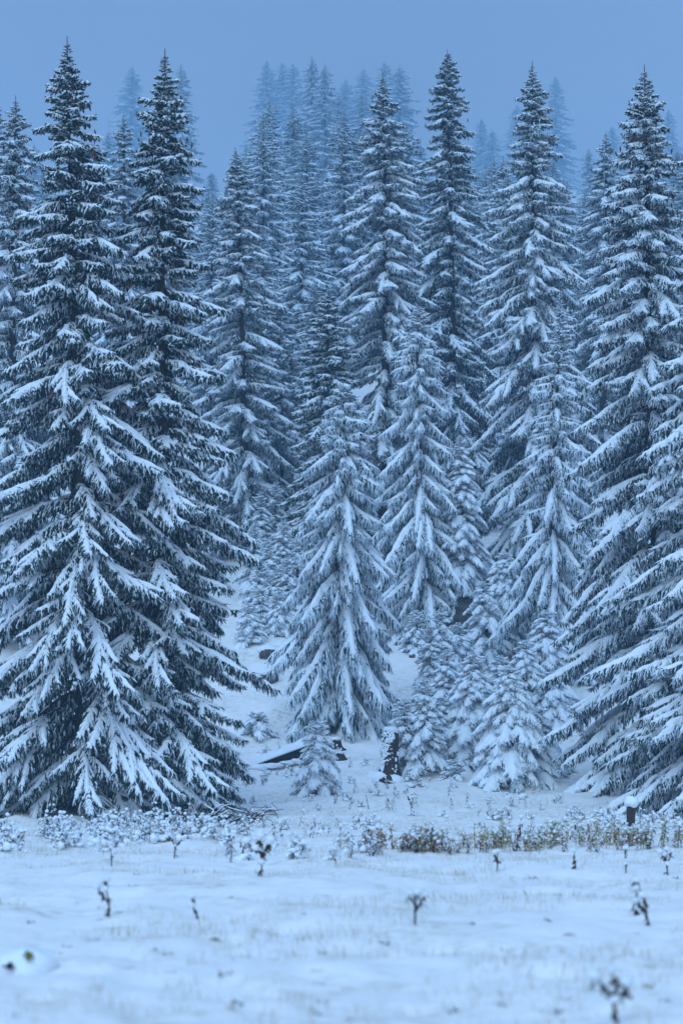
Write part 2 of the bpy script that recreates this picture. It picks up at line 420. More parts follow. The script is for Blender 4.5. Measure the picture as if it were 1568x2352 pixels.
def plan(H, RB, pw, n, seed, ncl, crown0=0.03, top_pow=1.45):
    """heights, azimuths, lengths of the boughs of one tree"""
    r = np.random.default_rng(seed); res = []
    for i in range(n):
        g_ = (i + r.uniform(0, 1)) / n
        u = 0.012 + (1 - crown0 - 0.012) * g_ ** top_pow        # 0 at the top
        az = i * 2.39996 + r.normal(0, 0.35)
        if u > 0.3 and vnoise(az * 1.1 + 40, u * 16, seed + 3) < 0.17: continue
        rad = RB * (u ** pw) * min(1.14, r.uniform(0.68, 1.12) * (0.80 + 0.38 * vnoise(az * 1.3, u * 9, seed)))
        rad = max(rad * min(1.0, max(u / 0.08, 0.12)) ** 0.45, 0.13 + 0.06 * min(1, u / 0.1) * (H > 8))
        res.append((u, az, rad, r.normal(0, 0.09), r.integers(0, 1000)))
    return res

def pick(style, rad):
    sets = PROTO[style]
    ex = [np.mean([v[0] for v in s]) for s in sets]
    return int(np.argmin([abs(math.log(e_ / rad)) for e_ in ex]))

WIDER = {'dark': 1.12, 'old': 1.15, 'weep': 1.0, 'young': 1.0}
def spruce(name, u_top, v_top, u_base, D, RB, pw, n, style, label, group=None, cat='tree', split=False, seed=0, r0=None, cones=0, crown0=0.03, droop=0.0):
    xb = pix(u_base, 1176, D)[0]; zb = gz(xb, D)
    xt, _, zt = pix(u_top, v_top, D)
    H = zt - zb; RB = RB * WIDER[style]
    root = tag(link(name, None), label, cat, group); root.location = (xb, D, zb)
    r = np.random.default_rng(seed + 5)
    me, axis = trunk_mesh(H, (xt - xb, r.normal(0, 0.15)), r0 or H * 0.0095, seed)
    link('trunk', me, root)
    fz = axis[:, 2]
    for (u, az, rad, dp, k) in plan(H, RB, pw, n, seed, 5, crown0):
        z = H * (1 - u)
        px, py = np.interp(z, fz, axis[:, 0]), np.interp(z, fz, axis[:, 1])
        ci = pick(style, rad); v = PROTO[style][ci][k % len(PROTO[style][ci])]
        sc = rad / v[0]
        o = link('bough', v[1], root)
        o.location = (px, py, z); o.rotation_euler = (r.normal(0, 0.10), dp + droop * u, az)
        o.scale = (sc, sc * r.uniform(0.9, 1.12), sc * r.uniform(0.92, 1.1))
        link('snow', v[2], o)
    for i in range(cones):
        u = 0.03 + 0.42 * r.random() ** 1.3; az = r.uniform(0, 2 * math.pi); z = H * (1 - u) - 0.3
        rr = RB * u ** pw * r.uniform(0.75, 0.98)
        o = link('cone', CONE, root)
        o.location = (np.interp(z, fz, axis[:, 0]) + rr * math.cos(az), rr * math.sin(az), z - rr * 0.35)
        o.rotation_euler = (r.normal(0, 0.3), r.normal(0, 0.3), 0); o.scale = [r.uniform(0.9, 1.3)] * 3
    return root

cb = MB()
cb.tube([(0, 0, 0.02), (0, 0, -0.02), (0, 0, -0.07), (0, 0, -0.12), (0, 0, -0.155)], [0.006, 0.024, 0.028, 0.022, 0.005], 6, 0)
CONE = cb.mesh('cone', [M_CONE])

# near and middle trees -------------------------------------------------
G_FRONT = 'tall spruces at the edge of the meadow'
spruce('spruce_tree', 158, 85, 205, 75.5, 4.6, 0.70, 295, 'dark', 'tall dark spruce at the left edge of the meadow, left one of the front pair', G_FRONT, split=True, seed=11, cones=60)
spruce('spruce_tree', 378, 108, 372, 76.5, 3.4, 0.60, 295, 'dark', 'tall dark spruce right of the leftmost front spruce, brushwood heaped at its foot', G_FRONT, split=True, seed=12, cones=60)
spruce('spruce_tree', 1475, 150, 1512, 86, 4.3, 0.62, 295, 'old', 'tall spruce at the right with reddish cones in its upper boughs', G_FRONT, split=True, seed=13, cones=90)
spruce('spruce_tree', 1655, 330, 1655, 77, 4.1, 0.62, 295, 'old', 'spruce cut by the right edge of the photo, heavy slanting snowy boughs reaching in', G_FRONT, split=True, seed=14, cones=10, droop=-0.12)
spruce('spruce_tree', 787, 880, 780, 98, 3.15, 0.40, 300, 'weep', 'frosted spruce alone in the middle with long drooping curtain boughs down to the snow', None, split=True, seed=15)
G_MID = 'tall spruces on the slope behind the clearing'
spruce('spruce_tree', 880, 165, 886, 126, 3.9, 0.56, 270, 'old', 'tall spruce rising directly behind and right of the middle spruce', G_MID, seed=16, cones=25)
spruce('spruce_tree', 1028, 115, 1042, 139, 3.7, 0.50, 260, 'dark', 'tall dark narrow topped spruce, the highest one right of the centre', G_MID, seed=17, cones=20)
spruce('spruce_tree', 1222, 138, 1228, 117, 4.7, 0.68, 280, 'old', 'tall broad spruce between the highest one and the cone bearing one at right', G_MID, seed=18, cones=15)
spruce('spruce_tree', 958, 695, 975, 112, 2.9, 0.44, 240, 'weep', 'pale frosted spruce of middle height just right of the middle spruce', None, seed=19)
spruce('spruce_tree', 1284, 665, 1258, 106, 3.2, 0.72, 240, 'weep', 'slim pale spruce with a narrow top in front of the broad tall spruce', None, seed=20)
spruce('young_spruce', 1054, 1000, 1072, 112.5, 1.9, 0.5, 180, 'young', 'slender snow laden young spruce above the dark hollow', None, seed=21, crown0=0.14)
spruce('spruce_tree', 541, 335, 572, 131, 3.6, 0.58, 260, 'old', 'slim tall spruce just right of the dark front pair', G_MID, seed=22)
spruce('spruce_tree', 640, 690, 648, 136, 2.8, 0.55, 180, 'old', 'snowy spruce of middle height behind the slim tall one right of the front pair', None, seed=23)
spruce('spruce_tree', 757, 660, 742, 124, 3.0, 0.55, 190, 'dark', 'darker spruce whose crown shows behind the tip of the middle spruce', None, seed=24)
spruce('spruce_tree', 34, 216, 30, 112, 3.9, 0.58, 210, 'old', 'spruce behind the left front tree, its top low at the left edge of the photo', G_MID, seed=25)
spruce('spruce_tree', -6, 228, -10, 118, 3.9, 0.58, 180, 'old', 'spruce half cut by the left edge of the photo behind the front trees', G_MID, seed=26)
spruce('spruce_tree', 282, 262, 290, 150, 3.7, 0.58, 180, 'old', 'hazy spruce seen through the gap between the tops of the front pair', G_MID, seed=27)
spruce('spruce_tree', 1155, 360, 1150, 165, 3.6, 0.58, 170, 'old', 'shorter hazy spruce in the gap left of the broad tall spruce', G_MID, seed=28)
spruce('spruce_tree', 1392, 300, 1385, 160, 4.0, 0.60, 180, 'old', 'hazy spruce in the gap left of the cone bearing spruce', G_MID, seed=29)

# young trees: (u_top, v_top, u_base, D, base radius px, boughs, label)
G_Y = 'young snow laden spruces in the clearing'
for i, (ut, vt, ub, vb, hw, n, lab) in enumerate([
    (1010, 1400, 998, 1650, 52, 70, 'young spruce with a spiky top in front of the dark hollow, highest of the thicket'),
    (988, 1440, 985, 1655, 40, 50, 'young spruce close left of the spiky topped one in front of the hollow'),
    (1054, 1430, 1052, 1600, 42, 50, 'small young spruce just right of the spiky topped one, under the rock'),
    (1110, 1336, 1116, 1544, 50, 70, 'young cone shaped spruce with a knobbly tip right beside the rock'),
    (1157, 1268, 1163, 1500, 62, 80, 'taller pale young spruce behind the knobbly tipped one'),
    (1251, 1400, 1248, 1635, 62, 80, 'round shouldered pale young spruce beneath the right tree boughs'),
    (1084, 1497, 1072, 1755, 62, 85, 'young spruce in the middle of the thicket with upright shoots on top'),
    (1166, 1530, 1176, 1795, 78, 95, 'frontmost young spruce of the thicket with a dark skirt on the snow'),
    (975, 1556, 970, 1772, 48, 60, 'young spruce second from the stump in the front row of the thicket'),
    (930, 1606, 931, 1777, 42, 50, 'small young spruce right beside the tall stump'),
    (1232, 1630, 1248, 1772, 55, 60, 'low young spruce at the right foot of the thicket'),
    (1144, 1506, 1140, 1705, 48, 60, 'young spruce peeping out behind the frontmost one of the thicket'),
    (1258, 1545, 1272, 1670, 60, 60, 'bushy low young spruce behind the thicket on the right'),
    (955, 1403, 952, 1500, 30, 40, 'little round snowy spruce under the pale frosted spruce'),
    (727, 1656, 731, 1815, 46, 75, 'little spruce standing alone before the middle spruce, beside the log'),
    (594, 1640, 592, 1690, 36, 32, 'low snowy spruce seedling at the edge of the left trees above the log'),
    (1026, 1492, 1024, 1712, 50, 55, 'young spruce filling the thicket between its spiky topped and middle trees'),
    (1118, 1556, 1116, 1728, 50, 55, 'young spruce squeezed between the middle and the frontmost tree of the thicket'),
    (1203, 1470, 1204, 1660, 54, 60, 'pale young spruce behind and right of the frontmost one of the thicket'),
    (1012, 1600, 1016, 1752, 44, 50, 'low young spruce between the front row and the middle of the thicket'),
    (1042, 1746, 1043, 1788, 22, 24, 'tiny snow covered spruce seedling before the thicket'),
    ]):
    x, y, z = ground_at(ub, vb)
    spruce('young_spruce', ut, vt, ub, y, hw * y / FPX * 1.75, 0.55, int(n * 2.1), 'young', lab, G_Y, split=(i in (6, 7, 8, 9, 14)), seed=40 + i, r0=0.05, crown0=0.06)

SAP = ['upper left one', 'topmost one in the middle', 'upper one near the right end', 'one half hidden by the dark front trees', 'second row middle one', 'second row left one',
       'right one touching the middle spruce', 'third row right one', 'lowest middle one', 'low left one', 'lowest right one', 'tallest one at the right end', 'front one standing lowest on the open snow', 'front one beside the dark front trees', 'lowest one half under the dark front trees']
G_S = 'snow laden saplings crowding the bank left of the middle spruce'
for i, (ut, vt, hh_, hw) in enumerate([(600, 1128, 190, 36), (634, 1108, 190, 34), (672, 1165, 170, 34), (583, 1205, 170, 34), (650, 1196, 160, 34),
        (615, 1238, 150, 34), (682, 1236, 150, 34), (660, 1282, 125, 32), (630, 1312, 100, 30), (596, 1290, 120, 34), (676, 1330, 90, 28), (690, 1085, 200, 40), (640, 1352, 105, 34), (598, 1352, 95, 34), (572, 1388, 90, 34)]):
    x, y, z = ground_at(ut, min(vt + hh_, 1425) if i < 12 else vt + hh_)
    spruce('spruce_sapling', ut, vt, ut, y, hw * y / FPX * 1.5, 0.5, 95, 'young', 'snow laden sapling on the bank, ' + SAP[i], G_S, seed=80 + i, r0=0.05, crown0=0.04)

# trees in the fog --------------------------------------------------------
FART = []
for k in range(5):
    r = np.random.default_rng(1000 + k)
    H, RB = 30.0, 4.8 + 0.25 * k
    Vs, Fs, Ms, n0 = [], [], [], 0; Vw, Fw, n1 = [], [], 0
    for (u, az, rad, dp, q) in plan(H, RB, 0.60, 235, 2000 + k, 4, 0.05, 1.35):
        ci = pick('far', rad); v = PROTO['far'][ci][q % 3]; sc = rad / v[0]
        ca, sa = math.cos(az), math.sin(az); cp, sp = math.cos(dp), math.sin(dp)
        M3 = np.array([[ca, -sa, 0], [sa, ca, 0], [0, 0, 1]]) @ np.array([[cp, 0, sp], [0, 1, 0], [-sp, 0, cp]]) * sc
        off = np.array([0, 0, H * (1 - u)])
        V, F, Mi = v[4]; Vs.append(V @ M3.T + off); Fs.append(F + n0); Ms.append(Mi); n0 += len(V)
        V, F, Mi = v[5]; Vw.append(V @ M3.T + off); Fw.append(F + n1); n1 += len(V)
    cr = make_mesh('crown', np.concatenate(Vs), np.concatenate(Fs), np.concatenate(Ms), NM)
    sn = make_mesh('snow', np.concatenate(Vw), np.concatenate(Fw), np.zeros(sum(len(f) for f in Fw), int), [M_SNOW])
    tm, _ = trunk_mesh(H, (0, 0), 0.2, 50 + k)
    FART.append((tm, cr, sn))

def far_tree(u, v, D, label, group, k, wide=1.0):
    x, _, zt = pix(u, v, D); zb = gz(x, D)
    s = (zt - zb) / 30.0
    root = tag(link('spruce_tree', None), label, 'tree', group); root.location = (x, D, zb)
    w = wide * (0.35 + 0.65 * s) * (1.3 if D < 400 else 1.5 if D < 700 else 1.95)
    root.scale = (w, w, s); root.rotation_euler = (0, 0, k * 1.7 + u * 0.1)
    tm, cr, sn = FART[k % 5]
    link('trunk', tm, root); c = link('crown', cr, root); link('snow', sn, c)
    return root

G_F = 'spruces fading into the fog on the hillside'
for i, (u, v, D, lab) in enumerate([
    (618, 216, 327, 'foggy spruce at the left front of the central far stand'),
    (716, 128, 583, 'highest foggy spruce of the central far stand'),
    (746, 144, 567, 'foggy spruce close right of the highest one of the central far stand'),
    (673, 318, 300, 'shorter foggy spruce in the front of the central far stand'),
    (776, 215, 599, 'foggy spruce at the right side of the central far stand'),
    (728, 400, 281, 'low foggy spruce at the foot of the central far stand'),
    (830, 208, 599, 'foggy spruce just left of the spruce behind the middle tree'),
    (882, 138, 979, 'faint spruce tip directly behind the spruce behind the middle tree'),
    (917, 149, 833, 'faint spruce just right of the tip of the spruce behind the middle tree'),
    (834, 154, 1119, 'very faint spruce above the right end of the central far stand'),
    (612, 134, 1153, 'very faint spruce tip at the left above the central far stand'),
    (648, 139, 1160, 'very faint spruce tip, second from left above the central far stand'),
    (672, 142, 1115, 'very faint spruce tip, third from left above the central far stand'),
    (792, 180, 1119, 'very faint spruce behind the right side of the central far stand'),
    (303, 150, 1119, 'very faint spruce between the two dark front tops'),
    (416, 144, 611, 'hazy spruce showing close right of the second dark front top'),
    (1274, 172, 1145, 'faint spruce rising right behind the broad tall spruce'),
    (1104, 272, 1119, 'very faint spruce right of the highest tree right of the centre'),
    (1130, 298, 1051, 'faint spruce in the gap right of the highest tree'),
    (1186, 240, 1119, 'very faint spruce left of the tip of the broad tall spruce'),
    (1350, 338, 611, 'small foggy spruce in the gap right of the broad tall spruce'),
    (1534, 250, 1068, 'faint spruce right of the tip of the cone bearing spruce'),
    (1405, 288, 1119, 'very faint spruce left of the top of the cone bearing spruce'),
    (965, 330, 559, 'foggy spruce in the gap left of the highest tree right of the centre'),
    (486, 395, 599, 'low hazy spruce right of the second dark front top'),
    (566, 330, 337, 'foggy spruce at the left foot of the central far stand'),
    (250, 300, 599, 'hazy spruce low between the two dark front tops'),
    (80, 330, 599, 'hazy spruce left of the leftmost front top'),
    ]):
    far_tree(u, v, D, lab, G_F, i, 1.0)
r = np.random.default_rng(77)
SLOPE = {1: 'hazy spruce behind the slim tall spruce tip at the left shoulder of the far stand',
         4: 'hazy spruce low between the second dark front spruce and the slim tall spruce',
         6: 'hazy spruce low in the gap above the tip of the frosted middle spruce',
         8: 'hazy spruce just left of the stem of the highest tree right of the centre',
         10: 'hazy spruce low in the left part of the central gap',
         14: 'small hazy spruce high in the middle of the central far stand',
         18: 'hazy spruce in the very middle of the central far stand',
         21: 'hazy spruce hugging the right side of the slim tall spruce',
         23: 'narrow strip of hazy spruce beside the second dark front spruce',
         33: 'hazy spruce low right of the broad tall spruce',
         34: 'hazy spruce wedged between the far stand and the tall spruce right of it',
         35: 'hazy spruce low behind the broad tall spruce',
         36: 'hazy spruce close right of the highest tree right of the centre',
         38: 'hazy spruce between the highest tree and the tall spruce left of it',
         43: 'hazy spruce above the right boughs of the slim tall spruce',
         45: 'hazy spruce touching the left boughs of the tall spruce right of the middle',
         46: 'hazy spruce in the gap between the highest tree and the broad tall spruce',
         50: 'hazy spruce in the gap between the broad tall spruce and the cone bearing one',
         53: 'hazy spruce low behind the second dark front spruce',
         58: 'small hazy spruce beside the shorter hazy spruce left of the broad tall one',
         59: 'hazy spruce peeping over the right boughs of the second dark front spruce'}
for i in range(60):
    D = r.uniform(155, 420); u = r.uniform(-40, 1610)
    sky_lim = np.interp(u, [0, 100, 250, 330, 450, 490, 540, 590, 640, 790, 840, 930, 960, 1110, 1150, 1270, 1310, 1340, 1400, 1570],
                        [320, 360, 330, 330, 330, 420, 400, 260, 230, 250, 250, 260, 330, 360, 360, 330, 420, 430, 370, 330])
    x = pix(u, 1000, D)[0]; zb = gz(x, D)
    zt = zb + r.uniform(19, 30)
    # image row of that top
    c = math.cos(TILT); s_ = math.sin(TILT); dz = zt - CAM_Z
    v = 1176 - FPX * (dz * c - D * s_) / (D * c + dz * s_)
    if v < sky_lim: v = sky_lim + r.uniform(0, 40)
    wd = r.uniform(0.9, 1.15)
    if i in (0, 2, 9, 11, 12, 13, 16, 17, 20, 22, 25, 27, 37, 39, 40, 41, 42, 44, 47, 51, 52, 55, 56, 57): continue      # nothing of these shows
    v = {6: 640, 21: 520}.get(i, v)
    far_tree(u, v, D, SLOPE.get(i, 'hazy spruce showing only in small gaps between the taller trees of the slope'), 'forest spruces filling the slope', i, wd)


# ------------------------------------------------------------------ things on the meadow
def blob(b, c, rx, ry, rz, seed, m=0, n=9, k=12, amp=0.25, fr=2.2):
    """a lumpy closed ball"""
    th = np.linspace(0.04, math.pi - 0.04, n); ph = np.arange(k) / k * 2 * math.pi
    d = np.stack([np.sin(th)[:, None] * np.cos(ph), np.sin(th)[:, None] * np.sin(ph), np.repeat(np.cos(th)[:, None], k, 1)], -1)
    nz = vnoise(d[..., 0] * fr + seed * 3.7 + d[..., 2] * fr, d[..., 1] * fr - seed * 1.3 + d[..., 2] * 1.7, seed)
    P = d * np.array([rx, ry, rz]) * (1 + amp * 2 * (nz[..., None] - 0.5)) + np.asarray(c)
    b.grid(P, m, True)

def leaf(b, p, az, el, L, w, m, droop=1.2, curl=0.0, snow=None, r=None):
    """a lance shaped leaf that bends down; snow = material index of the snow on it"""
    n = 5; q = np.linspace(0, 1, n)
    e = el - droop * q ** 1.3
    st = L / (n - 1)
    d = np.stack([np.cos(e) * math.cos(az), np.cos(e) * math.sin(az), np.sin(e)], -1) * st
    A = np.asarray(p) + np.concatenate([[np.zeros(3)], np.cumsum(d[:-1], 0)])
    sd = np.array([-math.sin(az), math.cos(az), 0.0])
    wd = w * np.array([0.25, 0.9, 1.0, 0.65, 0.05])
    G = np.stack([A - sd * wd[:, None] + [0, 0, curl * w], A, A + sd * wd[:, None] + [0, 0, curl * w]], 1)
    b.grid(G, m)
    if snow is not None:
        B = A[:4] + [0, 0, w * 0.55]
        b.tube(B, w * np.array([0.35, 0.95, 0.9, 0.3]), 5, snow, 0.6)

def weed_mesh(name, seed, kind):
    r = np.random.default_rng(seed); b = MB()
    mats = {'dead': [M_STEM, M_DEAD, M_DEAD, M_SNOW], 'brown': [M_STEM, M_BROWN, M_DEAD, M_SNOW],
            'yellow': [M_STEM, M_YELLOW, M_BROWN, M_SNOW], 'olive': [M_STEM, M_OLIVE, M_YELLOW, M_SNOW], 'low': [M_STEM, M_DEAD, M_OLIVE, M_SNOW]}[kind]
    for sdx in range(r.integers(1, 4) if kind != 'low' else r.integers(2, 5)):
        H = r.uniform(0.32, 0.52) if kind != 'low' else r.uniform(0.16, 0.36)
        p0 = np.array([r.normal(0, 0.02), r.normal(0, 0.02), -0.05])
        top = p0 + [r.normal(0, 0.075), r.normal(0, 0.075), H]
        mid = (p0 + top) / 2 + r.normal(0, 0.012, 3)
        b.tube([p0, mid, top], [0.006, 0.005, 0.003], 4, 0)
        nl = r.integers(7, 12) if kind not in ('dead', 'low') else r.integers(4, 8)
        for i in range(nl):
            f = 0.25 + 0.72 * (i + r.random()) / nl
            p = p0 + (top - p0) * f
            young = f > 0.62
            el = r.uniform(0.1, 0.9) if (young and kind in ('yellow', 'olive')) else r.uniform(-0.6, 0.35)
            m = 1 if (young or r.random() < 0.35) else 2
            leaf(b, p, r.uniform(0, 6.28), el, r.uniform(0.09, 0.16), r.uniform(0.013, 0.022), m, r.uniform(1.0, 2.0), 0.3,
                 3 if r.random() < (0.22 if kind in ('yellow', 'olive', 'brown') else 0.5) else None)
        leafy = kind in ('brown', 'yellow', 'olive')
        if r.random() < (0.35 if leafy else 0.8):
            s_ = r.uniform(0.02, 0.036) * (1.35 if kind == 'low' else 1.0)
            blob(b, top + [0, 0, 0.005], s_ * 1.25, s_ * 1.2, s_ * 0.9, int(r.integers(99)), 3, 6, 8)
        for i in range(r.integers(0, 2) if leafy else r.integers(1, 3) + (2 if kind == 'low' else 0)):
            f = r.uniform(0.3, 0.95); p = p0 + (top - p0) * f + [r.normal(0, 0.05), r.normal(0, 0.05), 0]
            s_ = r.uniform(0.018, 0.032) * (1.3 if kind == 'low' else 1.0)
            blob(b, p, s_ * 1.3, s_ * 1.2, s_ * 0.85, int(r.integers(99)), 3, 6, 8)
    if kind == 'low':
        for i in range(4):
            blob(b, (r.normal(0, 0.13), r.normal(0, 0.13), r.uniform(0, 0.08)), r.uniform(0.05, 0.11), r.uniform(0.05, 0.1), r.uniform(0.04, 0.07), int(r.integers(99)), 3, 6, 8)
    return b.mesh(name, mats)

WEED = {k: [weed_mesh(n, 3000 + 20 * i + j, k) for j in range(6)] for i, (k, n) in enumerate(
    [('dead', 'dead_weed'), ('brown', 'brown_weed'), ('yellow', 'yellow_weed'), ('olive', 'olive_weed'), ('low', 'low_weed')])}

def at_ground(u, v):
    x, y, z = ground_at(u, v)
    return x, y, z

HIDDEN = {503: (6, 12, 30, 46, 85, 120, 133, 145, 154, 159, 161), 505: (14, 25, 48, 52, 61, 69, 72, 74, 83), 506: (22, 30, 34),
          507: (0, 2, 4, 6, 7, 10, 12, 13, 14, 16, 17, 19, 20, 21)}
def weeds(n, us, vs, kinds, label, group, seed, sc=(0.8, 1.25), name='withered_weed', cat='weed', clump=0):
    r = np.random.default_rng(seed); k = 0
    while k < n:
        u = r.uniform(*us); v = vs(u, r)
        if clump and vnoise(u / clump, v / 30.0, seed) < (0.3 if seed == 503 else 0.42): continue
        x, y, z = at_ground(u, v)
        kind = kinds(u, r); me = WEED[kind][r.integers(6)]; rot = (r.normal(0, 0.1), r.normal(0, 0.1), r.uniform(0, 6.28)); sz = r.uniform(*sc)
        k += 1
        if k - 1 in HIDDEN.get(seed, ()): continue          # wholly behind trees or humps
        o = tag(link(name, me), label, cat, group)
        o.location = (x, y, z); o.rotation_euler = rot; o.scale = [sz] * 3

weeds(150, (845, 1490),  lambda u, r: 1966 - (u - 845) * 0.016 - abs(r.normal(0, 1)) * (11 + 16 * max(0, (u - 1000) / 490)) + 9 * (vnoise(u / 40.0, 0.3, 12) - 0.5),
      lambda u, r: r.choice(['brown', 'dead', 'yellow', 'olive'], p=[0.5, 0.2, 0.2, 0.1] if u < 1000 else [0.22, 0.10, 0.40, 0.28]),
      'brown and yellow leaved weed in the colourful strip of weeds at the meadow edge', 'brown and yellow weeds in the strip on the right', 501, (0.75, 1.2), name='leafy_weed', cat='plant')
weeds(14, (1470, 1568), lambda u, r: r.uniform(1915, 1955), lambda u, r: r.choice(['yellow', 'olive', 'dead']),
      'loose yellowish weed right of the fence post', 'yellowish weeds right of the fence post', 502, (0.9, 1.3), name='leafy_weed', cat='plant')
weeds(165, (-10, 520), lambda u, r: r.uniform(1890, 1935 + 42 * vnoise(u / 45.0, 0.5, 9) - 0.03 * u), lambda u, r: 'low' if r.random() < 0.72 else 'dead',
      'snow capped withered weed in the thick patch below the left front trees', 'snow capped weeds below the left front trees', 503, (0.6, 1.35), clump=28, name='snow_capped_weed', cat='snowy weed')
weeds(48, (500, 850), lambda u, r: r.uniform(1895, 1985), lambda u, r: 'dead' if r.random() < 0.65 else 'low',
      'dark withered weed in the loose row between the left patch and the colourful strip', 'dark weeds in the middle of the meadow edge', 504, (0.7, 1.15))
weeds(90, (560, 1320), lambda u, r: r.uniform(1775, 1890), lambda u, r: 'dead' if r.random() < 0.5 else 'low',
      'small snowed in weed scattered on the snow before the middle spruce and the thicket', 'scattered weeds before the thicket', 505, (0.6, 1.1), clump=110)
weeds(45, (1290, 1580), lambda u, r: r.uniform(1868, 1912), lambda u, r: 'low' if r.random() < 0.8 else 'dead',
      'snow capped weed at the foot of the right front trees', 'weeds at the foot of the right trees', 506, (0.8, 1.2), name='snow_capped_weed', cat='snowy weed')
weeds(26, (600, 930), lambda u, r: r.uniform(1720, 1790), lambda u, r: 'low' if r.random() < 0.7 else 'dead',
      'small weed poking from the snow around the log and the stumps', 'weeds around the log', 507, (0.6, 1.0))

# single stalks in the open snow: stem, leaves and snow caps as parts
LEAFM = []
for i in range(5):
    b = MB(); leaf(b, (0, 0, 0), 0, 0.2 - 0.3 * i, 0.11 + 0.012 * i, 0.02 + 0.003 * i, 0, 1.6, 0.5)
    LEAFM.append(b.mesh('leaf', [M_DEAD]))
CAPM = []
for i in range(4):
    b = MB(); blob(b, (0, 0, 0), 1.2, 1.1, 0.85, 20 + i, 0, 9, 12, 0.3); CAPM.append(b.mesh('snow_cap', [M_SNOW]))

def stalk(u, v, vt, lean, nleaf, label, seed, arms=1, caps=4, big=1.0):
    x, y, z = at_ground(u, v); H = (v - vt) * y / FPX; r = np.random.default_rng(seed)
    root = tag(link('withered_stalk', None), label, 'plant', 'withered stalks in the open snow'); root.location = (x, y, z)
    b = MB(); tips = []
    top = np.array([lean * y / FPX, 0, H])
    for a in range(arms):
        if a == 0: pts = [np.array([0, 0, -0.05]), top * 0.4 + r.normal(0, 0.012, 3), top * 0.75 + r.normal(0, 0.012, 3), top]
        else:
            sgn = -1 if a % 2 else 1; f = r.uniform(0.35, 0.6)
            st = top * f; e = top * r.uniform(0.75, 1.0) + np.array([sgn * H * r.uniform(0.18, 0.32), r.normal(0, 0.05), 0]); pts = [st, st * 0.6 + e * 0.4, st * 0.25 + e * 0.75, e]
        b.tube(pts, [0.013, 0.011, 0.009, 0.006], 6, 0); tips.append(pts)
    link('stem', b.mesh('stem', [M_DEAD]), root)
    for i in range(int(nleaf * 1.8)):
        pts = tips[r.integers(arms)]; f = r.uniform(0.12, 1.0) * 3; k = min(2, int(f)); p = pts[k] + (pts[k + 1] - pts[k]) * (f - k)
        o = link('leaf', LEAFM[r.integers(5)], root); o.location = p
        o.rotation_euler = (r.normal(0, 0.5), r.uniform(-0.5, 1.1), r.uniform(0, 6.28)); o.scale = [r.uniform(0.45, 0.9) * big] * 3
    for i in range(caps):
        pts = tips[i % arms]; f = 3.0 if i < arms else r.uniform(0.6, 2.8); k = min(2, int(f)); p = pts[k] + (pts[k + 1] - pts[k]) * (f - k)
        o = link('snow_cap', CAPM[r.integers(4)], root); sz = r.uniform(0.032, 0.06) * big
        o.location = p + np.array([r.normal(0, 0.015), r.normal(0, 0.015), sz * 0.5]); o.rotation_euler = (0, 0, r.uniform(0, 6)); o.scale = [sz] * 3

for a in [(252, 2106, 2026, -8, 12, 'dark headed withered stalk alone on the snow at the left', 1, 2, 3, 0.9),
          (458, 2112, 2064, -14, 7, 'short leaning dark stalk right of the dark headed one', 2, 1, 2, 0.8),
          (600, 2013, 1925, -4, 24, 'bushy withered stalk with snow lumps, biggest one in the left half', 3, 3, 8, 1.2),
          (953, 2124, 2056, 3, 11, 'forked withered stalk with two arms in the middle of the snow', 4, 3, 4, 0.8),
          (1458, 2105, 2030, 5, 12, 'withered stalk with a white snow ball on its tip at the right', 5, 1, 3, 1.0),
          (1492, 2128, 2062, -14, 14, 'dark leafy stalk leaning against the one with the snow ball', 6, 2, 3, 0.9),
          (1420, 2356, 2240, -16, 14, 'nearest withered stalk at the lower right edge, blurred', 7, 3, 5, 0.9),
          (1532, 2010, 1955, 0, 16, 'bushy stalk at the right edge below the weeds', 8, 3, 5, 0.9),
          (1140, 2002, 1960, 3, 7, 'small dark stalk just below the colourful weed strip', 9, 2, 2, 0.9),
          (1320, 1998, 1958, 0, 5, 'thin stalk below the yellow end of the weed strip', 10, 1, 2, 0.8),
          (1436, 2006, 1952, 0, 6, 'thin upright stalk below the fence post', 11, 1, 3, 0.8),
          (400, 1972, 1918, 2, 12, 'withered stalk standing out from the left weed patch', 12, 3, 6, 0.9),
          (256, 1990, 1940, 0, 5, 'thin pale stalk below the left weed patch', 13, 1, 3, 0.9),
          (556, 1965, 1930, 6, 9, 'low withered stalk left of the bushy one', 14, 2, 3, 0.9),
          (1192, 1925, 1880, 4, 7, 'upright stalk behind the weed strip', 15, 1, 2, 1.1),
          (848, 1862, 1826, -8, 3, 'thin hooked stem in the snow before the stumps', 16, 1, 1, 0.9),
          (944, 1872, 1825, 2, 8, 'dark tipped stalk left of the tiny seedling', 17, 2, 3, 1.0)]:
    stalk(*a[:6], seed=4000 + a[6], arms=a[7], caps=a[8], big=a[9])

# snowed in tussock with dark leaves, lower left
x, y, z = at_ground(60, 2228)
root = tag(link('snowed_tussock', None), 'round snow hump at the lower left with two dark leafy openings', 'tussock'); root.location = (x, y, z)
b = MB(); blob(b, (0, 0, 0.02), 0.28, 0.3, 0.17, 5, 0, 14, 22, 0.16, 1.6); link('snow', b.mesh('snow', [M_SNOW]), root)
for k, (dx, dz) in enumerate([(-0.10, 0.05), (0.055, 0.135)]):
    b = MB(); r = np.random.default_rng(50 + k)
    for i in range(16): leaf(b, (dx + r.normal(0, 0.014), -0.30 + 0.075 * k + r.normal(0, 0.01), dz + r.normal(0, 0.014)), r.uniform(0, 6.28), r.uniform(-0.6, 1.0), r.uniform(0.04, 0.065), 0.015, 0, 0.8)
    blob(b, (dx, -0.275 + 0.07 * k, dz), 0.034, 0.03, 0.026, 3 + k, 0, 6, 8)
    link('leaf_clump', b.mesh('leaf_clump', [M_OLIVE if k else M_DEAD]), root)
